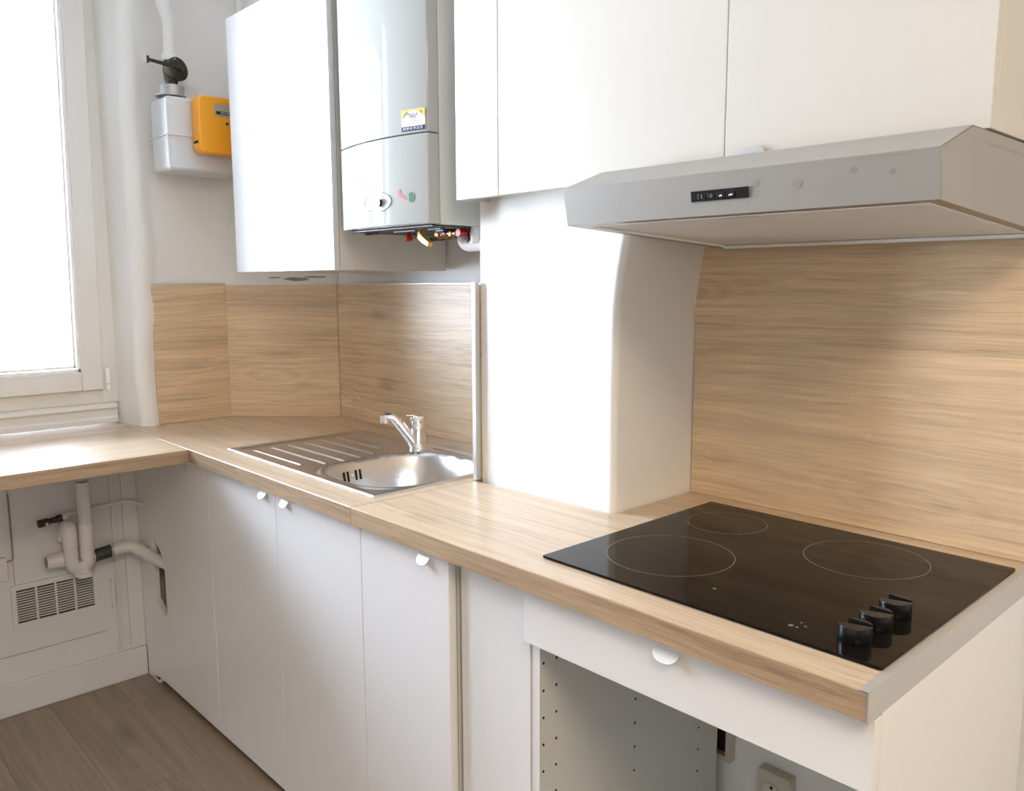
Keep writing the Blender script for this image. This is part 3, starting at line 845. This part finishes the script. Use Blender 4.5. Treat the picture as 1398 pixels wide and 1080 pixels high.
for xx, wd_ in ((-2.25, .05), (-2.10, .09), (-1.98, .05)):
    box('drip_rail', 'rubber', bl, xx-wd_/2, xx+wd_/2, -.305, -.295, 1.457, 1.4612, .001)
# pressure gauge in an oval recess
def surf(x, z, o=.0): return Vector((x, bf(x)-o, z))
gx, gz, ga, gb = -2.098, 1.5235, .0625, .0245
gm = MB(); rings = [(1.0, .0002), (.97, .0022), (.86, .0024), (.80, .0008), (.35, .0006), (.02, .0005)]; nn = 56
for rr, oo in rings:
    for j in range(nn):
        a = 2*math.pi*j/nn; gm.v.append(surf(gx+ga*rr*math.cos(a), gz+gb*rr*math.sin(a)*1.02, oo))
for i in range(len(rings)-1):
    for j in range(nn): gm.f.append((i*nn+j, i*nn+(j+1) % nn, (i+1)*nn+(j+1) % nn, (i+1)*nn+j))
gm.f.append(tuple((len(rings)-1)*nn+j for j in range(nn)))
gg = obj('gauge_recess', gm, 'boiler', flp, smooth=True)
q = surf(-2.079, 1.5215, .0)
obj('gauge', MB().cyl(q+Vector((0, .001, 0)), q-Vector((0, .0075, 0)), .0088, n=28), 'black_plastic', gg, smooth=True)
obj('gauge_face', MB().cyl(q-Vector((0, .0074, 0)), q-Vector((0, .0080, 0)), .0042, n=20), 'zinc', gg)
def decal(outline, name, mat, par, o=.0006):
    m_ = MB(); k_ = len(outline)
    tri_ = tessellate_polygon([[Vector((x, z, 0)) for x, z in outline]])
    m_.v = [surf(x, z, o) for x, z in outline]; m_.f = [tuple(t) for t in tri_]
    return obj(name, m_, mat, par)
# red squiggle and green blob
def stroke(pts, w_):
    L_, R_ = [], []
    for i, (x, z) in enumerate(pts):
        a = Vector(pts[min(i+1, len(pts)-1)])-Vector(pts[max(i-1, 0)]); a.normalize()
        ww = w_[i]; L_.append((x-a.y*ww, z+a.x*ww)); R_.append((x+a.y*ww, z-a.x*ww))
    return L_+R_[::-1]
decal(stroke([(-2.008, 1.5475), (-2.011, 1.541), (-2.008, 1.535), (-2.001, 1.5315), (-1.997, 1.531), (-1.991, 1.5265), (-1.987, 1.5225)], [.0030, .0046, .0048, .0030, .0022, .0028, .0016]), 'red_emblem', 'red', flp)
decal([(-1.972+.0105*math.cos(a), 1.5275+.0115*math.sin(a)) for a in [math.radians(t) for t in range(-150, 151, 15)]]+[(-1.9785, 1.5265)], 'green_emblem', 'green', flp)
obj('brand_mark', MB().poly([surf(x, z, .0004) for x, z in ((-2.122, 1.6445), (-2.088, 1.6445), (-2.088, 1.6465), (-2.122, 1.6465))], [(0, 1, 2, 3)]), 'lcd', flp)
# service sticker
sx0, sx1, sz0, sz1 = -1.997, -1.9285, 1.6745, 1.7215
st = decal([(sx0, sz0), (sx1, sz0), (sx1, sz1), (sx0, sz1)], 'service_sticker', 'paper', up, .0012)
def S(u, v): return (sx0+(sx1-sx0)*u, sz0+(sz1-sz0)*v)
decal([S(0, 1), S(.50, 1), S(.44, .97), S(.24, .86), S(.08, .64), S(0, .60)], 'yellow_corner', 'sticker_yellow', st, .0016)
decal([S(1, 1), S(.50, 1), S(.58, .95), S(.76, .84), S(.93, .64), S(1, .60)], 'yellow_corner', 'sticker_yellow', st, .0016)
decal([S(0, 0), S(1, 0), S(1, .22), S(0, .22)], 'navy_band', 'navy', st, .0016)
rt = (Vector(surf(sx1, 0))-Vector(surf(sx0, 0))).normalized()
def stext(nm, body, size, u, v, mat, rotd=0., sx=1.):
    x, z = S(u, v); c_ = surf(x, z, .0020)
    a = math.radians(rotd); rg = rt*math.cos(a)+Vector((0, 0, 1))*math.sin(a); upv = -rt*math.sin(a)+Vector((0, 0, 1))*math.cos(a)
    return text(nm, body, size, c_, rg, upv, mat, st, .0001, sx)
stext('lettering', '04 89 43 79 33 33', .0088, .5, .11, 'paper', 0, .88)
stext('lettering', 'Mr A S A', .0078, .50, .76, 'navy', 0, 1.)
stext('lettering', 'SERVICE', .0055, .50, .65, 'navy', 0, 1.)
stext('lettering', 'chauffagiste', .0042, .5, .555, 'grey_mark')
stext('lettering', 'Gaz    Plomberie', .0050, .5, .445, 'grey_mark', 0, 1.1)
stext('lettering', 'Entretien - Installation', .0046, .5, .33, 'grey_mark', 0, 1.2)
stext('lettering', '24H/24', .0062, .15, .80, 'grey_mark', 42)
stext('lettering', '7J/7', .0070, .84, .82, 'grey_mark', -38)

# pipework under the boiler
def elbow(a, b_, c_, r=.3, n=8):
    """path a -> b -> c with the corner at b rounded"""
    a, b_, c_ = Vector(a), Vector(b_), Vector(c_)
    p, q = b_+(a-b_).normalized()*r, b_+(c_-b_).normalized()*r
    out_ = [a]
    for i in range(n+1):
        t = i/n; out_.append(p*(1-t)**2+b_*2*t*(1-t)+q*t*t)
    return out_+[c_]
pz = 1.461
obj('black_hose', MB().tube([(-2.26, -.10, 1.452), (-2.15, -.14, 1.449), (-2.02, -.18, 1.452)], .0055, 10).cyl((-2.20, -.12, 1.450), (-2.20, -.12, 1.466), .006, n=12), 'rubber', bl, smooth=True)
rv = MB().lathe((-2.142, -.26, 1.437), [(.004, 0), (.009, .002), (.0105, .006), (.0085, .016), (.006, .018), (.005, .028)], 16)
obj('red_valve_knob', rv, 'red_tap', bl, smooth=True)
obj('chain_ring', MB().tube([(-2.117+.006*math.cos(t/12*math.tau), -.26, 1.450+.006*math.sin(t/12*math.tau)) for t in range(13)], .0011, 6), 'dark', bl)
yh = MB()
yp = [(-2.073, -.268, 1.460), (-2.070, -.270, 1.448), (-2.052, -.272, 1.437), (-2.030, -.270, 1.425)]
for x, y, z in yp: pass
wds = (.007, .0105, .0095, .008)
for i, (x, y, z) in enumerate(yp):
    for s_ in (-1, 1):
        yh.v += [Vector((x-.0028+s_*wds[i]*.45, y-.012, z+s_*wds[i]*.75)), Vector((x-.0028+s_*wds[i]*.45, y+.002, z+s_*wds[i]*.75))]
for i in range(3):
    a = i*4; b2 = a+4
    yh.f += [(a, a+1, b2+1, b2), (a+2, a+3, b2+3, b2+2), (a, a+2, b2+2, b2), (a+1, a+3, b2+3, b2+1)]
yh.f += [(0, 1, 3, 2), (12, 13, 15, 14)]
obj('gas_lever', yh, 'yellow_tap', bl, .0025, seg=3)
br = MB().tube([(-2.058, -.235, 1.452), (-1.978, -.235, 1.452)], [.0085, .0085], 14)
for xx in (-2.045, -2.02, -1.995): br.cyl((xx-.005, -.235, 1.452), (xx+.005, -.235, 1.452), .0125, n=6)
br.cyl((-2.03, -.235, 1.452), (-2.03, -.235, 1.4655), .009, n=12)
obj('brass_valve', br, 'brass', bl, smooth=True)
obj('isolating_cap', MB().cyl((-2.020, -.262, 1.459), (-1.992, -.262, 1.459), .0065, n=14), 'navy', bl, smooth=True)
wp = MB()
wp.tube(elbow((-1.985, -.21, 1.465), (-1.985, -.21, 1.424), (-1.90, -.205, 1.424), .022), .0155, 18)
wp.tube([(-1.932, -.215, 1.466), (-1.932, -.215, 1.425)], .0135, 18); wp.cyl((-1.932, -.215, 1.446), (-1.932, -.215, 1.453), .0155, n=18)
wp.tube([(-1.97, -.205, 1.424), (-1.863, -.200, 1.426)], .0165, 18)
obj('waste_pipe', wp, 'insul', bl, smooth=True)
obj('red_filling_tap', MB().cyl((-1.958, -.228, 1.452), (-1.958, -.250, 1.452), .0095, n=8).cyl((-1.958, -.20, 1.452), (-1.958, -.228, 1.452), .005, n=8), 'red_tap', bl, smooth=True)
obj('brass_body', MB().cyl((-1.956, -.215, 1.428), (-1.956, -.215, 1.466), .0085, n=14), 'rusty', bl, smooth=True)

# ------------------------------------------------------------------ gas meter
gmt = thing('gas_meter', (-3.12, -.37, 1.69), 'pale grey gas meter with yellow counter on the wall near the window', 'meter')
obj('case', MB().prism(rrect(-.505, -.272, 1.684, 1.908, .012), 0, -3.185, -3.045), 'meter', gmt, .012, seg=4)
box('bracket', 'zinc', gmt, -3.2065, -3.184, -.42, -.34, 1.74, 1.86)
obj('seam_flange', MB().prism(rrect(-.512, -.276, 1.7885, 1.7930, .002), 0, -3.185, -3.040), 'meter', gmt, .001)
cn = obj('counter', MB().prism(rrect(-.430, -.245, 1.738, 1.912, .018), 0, -3.044, -2.990), 'yellow', gmt, .007, seg=4)
DZ = 1.877
dl = obj('dial_plate', MB().prism(rrect(-.378, -.285, 1.852, 1.890, .001, 1), 0, -2.991, -2.9885), 'lcd', cn)
box('digit_strip', 'dark', dl, -2.9885, -2.9880, -.373, -.300, 1.858, 1.868)
text('digits', '02746 13', .009, (-2.9877, -.336, 1.863), (0, 1, 0), (0, 0, 1), 'paper', dl, .0001, 1.35)
text('lettering', 'Qmax 6 m3/h', .008, (-2.9882, -.338, 1.881), (0, 1, 0), (0, 0, 1), 'grey_mark', dl, .0001, 1.1)
obj('seal_screw', MB().cyl((-2.991, -.339, 1.832), (-2.987, -.339, 1.832), .0045, n=16), 'rusty', cn)
obj('notch', MB().prism([(-.4345, 1.770), (-.4295, 1.7665), (-.4295, 1.775)], 0, -3.030, -3.000), 'dark', cn)
text('lettering', '13', .008, (-2.9895, -.402, 1.85), (0, 1, 0), (0, 0, 1), 'yellow_tap', cn, .0001)
# inlet valve and pipe
gv = thing('gas_valve', (-3.11, -.462, 1.91), 'bronze gas valve with lever above the meter', 'valve')
vx, vy = -3.115, -.458
obj('union_nut', MB().lathe((vx, vy, 1.922), [(.030, 0), (.037, .001), (.037, .028), (.030, .030)], 12), 'zinc', gv, .001)
obj('washer', MB().cyl((vx, vy-.004, 1.916), (vx, vy-.004, 1.9205), .046, n=28), 'zinc', gv)
obj('neck', MB().lathe((vx, vy, 1.905), [(.018, 0), (.018, .050), (.020, .06), (.024, .085), (.022, .115), (.016, .125)], 24), 'bronze', gv, smooth=True)
dsk = MB(); c0 = Vector((vx+.018, vy+.012, 2.000)); ax = Vector((.88, .30, .10)).normalized()
dsk.tube([c0-ax*.030, c0-ax*.012, c0-ax*.006, c0+ax*.008, c0+ax*.010], [.030, .032, .036, .036, .033], 32)
obj('plug_disc', dsk, 'bronze', gv, smooth=True)
obj('spindle', MB().cyl(c0+ax*.010, c0+ax*.020, .010, n=6), 'bronze', gv)
lvb = MB(); e0 = c0+ax*.016; e1 = e0+Vector((.0, -.098, .010))
lvb.tube([e0, e1], [.0065, .0052], 10)
lvb.box(e1.x-.005, e1.x+.005, e1.y-.006, e1.y+.002, e1.z-.010, e1.z+.010)
obj('lever', lvb, 'rusty', gv)
wr_ = MB().tube([c0+ax*.011+Vector((0, -.036, .006)), c0+ax*.012+Vector((0, -.012, .028)), c0+Vector((-.01, .006, .042))], .0014, 6)
obj('seal_wire', wr_, 'zinc', gv)
gp_ = thing('gas_pipe', (vx, vy, 2.03), 'white painted gas pipe rising from the bronze valve', 'pipe')
obj('pipe', MB().tube([(vx, vy, 2.050), (vx, vy, 2.09), (vx, vy, 2.140), (vx-.002, vy-.005, 2.165), (vx-.004, vy-.012, 2.19), (vx-.005, vy-.015, 2.23), (vx-.005, vy-.015, 2.649)], [.0185, .0175, .0172, .019, .0205, .0215, .0215], 20), 'white_plastic', gp_, smooth=True)
obj('coupling', MB().lathe((vx, vy, 2.026), [(.0235, 0), (.0245, .003), (.0245, .018), (.020, .024)], 24), 'white_plastic', gp_, smooth=True)
rp_ = tag(obj('riser_pipe', MB().cyl((-3.075, -.205, 1.30), (-3.075, -.205, 2.649), .0145, n=18), 'white_plastic', None, smooth=True), 'thin white riser pipe in the corner behind the tall glossy cabinet', 'pipe')
bpy.data.objects.remove(rp_)
rp_ = tag(obj('riser_pipe', MB().cyl((-3.112, -.224, 1.99), (-3.112, -.224, 2.649), .0125, n=18), 'white_plastic', None, smooth=True), 'thin white riser pipe in the corner above the tall glossy cabinet', 'pipe')
obj('nail', MB().cyl((-3.2065, -.335, 1.655), (-3.197, -.335, 1.655), .003, n=8), 'wall', bpy.data.objects['wall_left'])

# ------------------------------------------------------------------ things on the wall under the ledge
vg = thing('vent_grille', (-3.238, -.872, .27), 'white rectangular slatted vent grille low on the wall under the ledge', 'vent')
GX = -3.2395
fo = MB().slab(rrect(-.995, -.749, .2675, .4105, .006), [[(-.981, .287), (-.759, .287), (-.759, .393), (-.981, .393)]], 0, .007)
fo.v = [Vector((GX+v.z, v.x, v.y)) for v in fo.v]
obj('frame', fo, 'old_wall', vg, .0015)
box('cavity', 'dark', vg, GX, GX+.0008, -.981, -.759, .287, .393)
for i in range(3):
    yc = -.981+.222*(i+1)/4
    box('divider', 'old_wall', vg, GX+.0008, GX+.0062, yc-.0025, yc+.0025, .287, .393)
ns = 13
for i in range(ns-1):
    zc = .287+.106*(i+1)/ns
    for j in range(4):
        ya = -.981+.222*j/4+(.0026 if j else 0); yb = -.981+.222*(j+1)/4-(.0026 if j < 3 else 0)
        box('slat', 'old_wall', vg, GX+.0009, GX+.0060, ya, yb, zc-.0016, zc+.0016)

wp = thing('waste_pipe', (-3.18, -.78, .45), 'white plastic waste trap with open upright pipe under the ledge', 'pipe')
PX = -3.173
obj('standpipe', MB().tube([(PX, -.787, .716), (PX, -.787, .56)], .0195, 24, False).tube([(PX, -.787, .716), (PX, -.787, .60)], .0165, 24, False), 'pipe', wp, smooth=True)
obj('pipe_mouth', MB().cyl((PX, -.787, .708), (PX, -.787, .7095), .0166, n=24), 'dark', wp)
obj('socket_sleeve', MB().tube([(PX, -.787, .585), (PX, -.787, .576), (PX, -.787, .555), (PX, -.788, .475)], [.0196, .0222, .0222, .0215], 24), 'pipe', wp, smooth=True)
# U trap: down from standpipe, round the bottom, up to the second loop
pa = [(PX, -.788, .50)]+[(PX+.004, -.811+.024*math.cos(math.radians(a)), .470+.026*math.sin(math.radians(a))) for a in range(0, -181, -20)]+[(PX+.005, -.836, .50), (PX+.005, -.836, .545)]
obj('trap_bend', MB().tube(pa, .0205, 22), 'pipe', wp, smooth=True)
pb = [(PX+.005, -.836, .53)]+[(PX+.005-.020*(1-math.cos(math.radians(a))), -.836-.000, .560+.020*math.sin(math.radians(a))) for a in range(0, 181, 20)]+[(PX-.035, -.84, .53)]
obj('trap_crown', MB().tube(pb, .0212, 22), 'pipe', wp, smooth=True)
obj('trap_ring', MB().cyl((PX+.005, -.836, .518), (PX+.005, -.836, .523), .0222, n=24), 'pipe', wp, smooth=True)
obj('cleanout_cap', MB().lathe((PX+.006, -.802, .415), [(.018, 0), (.027, .002), (.027, .014), (.020, .017), (.018, .036)], 24), 'pipe', wp, smooth=True)
obj('side_stub', MB().tube([(PX-.02, -.900, .474), (PX-.02, -.893, .474), (PX-.02, -.888, .474), (PX-.02, -.84, .474)], [.021, .021, .0235, .0235], 22), 'pipe', wp, smooth=True)
obj('stub_end', MB().cyl((PX-.02, -.9012, .474), (PX-.02, -.8995, .474), .017, n=22), 'crack', wp)
obj('rubber_sleeve', MB().cyl((PX, -.776, .470), (PX, -.712, .478), .0205, n=24), 'rubber', wp, smooth=True)
cl = MB()
for yy in (-.772, -.716): cl.cyl((PX, yy-.003, .4735+(yy+.74)*.12), (PX, yy+.003, .4735+(yy+.74)*.12), .0228, n=24)
cl.cyl((PX+.01, -.719, .498), (PX+.01, -.709, .500), .005, n=10).cyl((PX+.012, -.713, .448), (PX+.012, -.713, .442), .005, n=8)
obj('hose_clip', cl, 'zinc', wp, smooth=True)
pe = [(PX, -.712, .478), (PX, -.675, .480), (PX+.003, -.655, .478), (PX+.014, -.640, .470), (PX+.035, -.626, .459), (PX+.060, -.612, .449), (PX+.094, -.597, .438), (PX+.14, -.575, .425), (PX+.22, -.54, .41)]
obj('outlet_pipe', MB().tube(pe, .0195, 22), 'pipe', wp, smooth=True)
for (a, b_) in ((3, 4), (4, 5)):
    p, q = Vector(pe[a]), Vector(pe[b_]); mid = p.lerp(q, .5 if a == 3 else .9); dd = (q-p).normalized()
    obj('pipe_collar', MB().cyl(mid-dd*.002, mid+dd*.002, .0208, n=24), 'pipe', wp, smooth=True)

cpv = thing('water_valve', (-3.2, -.88, .6), 'rusty stop valve on the thin painted supply pipe', 'valve')
vb = MB().cyl((-3.195, -.914, .600), (-3.195, -.885, .603), .0125, n=8).cyl((-3.195, -.885, .603), (-3.195, -.862, .606), .009, n=12).cyl((-3.195, -.862, .606), (-3.195, -.846, .608), .0125, n=6)
vb.cyl((-3.195, -.872, .606), (-3.172, -.872, .606), .006, n=10)
obj('body', vb, 'rusty', cpv, smooth=True)
obj('nipple', MB().cyl((-3.182, -.892, .599), (-3.180, -.892, .599), .005, n=10), 'zinc', cpv)
obj('joint_nut', MB().cyl((-3.195, -.846, .609), (-3.195, -.832, .611), .010, n=6), 'pipe', cpv)
spp = tag(obj('supply_pipe', MB().tube([(-3.200, -.842, .609), (-3.210, -.815, .612), (-3.213, -.78, .615), (-3.212, -.70, .619), (-3.210, -.655, .622), (-3.200, -.640, .621), (-3.182, -.622, .614), (-3.165, -.6085, .610)], .0062, 12), 'pipe', None, smooth=True),
    'thin painted supply pipe running from the rusty valve to the corner panel', 'pipe')
ssb = thing('wall_socket', (-3.23, -1.03, .47), 'old painted surface socket at the left end of the wall under the ledge', 'socket')
obj('cover', MB().prism(rrect(-1.062, -1.0, .435, .508, .005), 0, -3.2395, -3.221), 'old_wall', ssb, .002)
obj('socket_face', MB().cyl((-3.2215, -1.031, .470), (-3.219, -1.031, .470), .022, n=28), 'old_wall', ssb, smooth=True)
obj('cable', MB().tube([(-3.235, -1.0, .490), (-3.236, -.985, .492), (-3.2365, -.9795, .497), (-3.2365, -.9795, .70)], .0022, 8), 'crack', ssb)

# ceiling lamp of the room (behind the viewer)
cl_ = thing('ceiling_lamp', (.45, -1.7, 2.6), 'small round ceiling lamp above the viewer', 'lamp')
obj('canopy', MB().lathe((.45, -1.7, 2.53), [(.19, 0), (.20, .02), (.18, .05), (.06, .1195)], 40), 'white_plastic', cl_, smooth=True)

for o in bpy.data.objects:
    if '_w' in o: del o['_w']
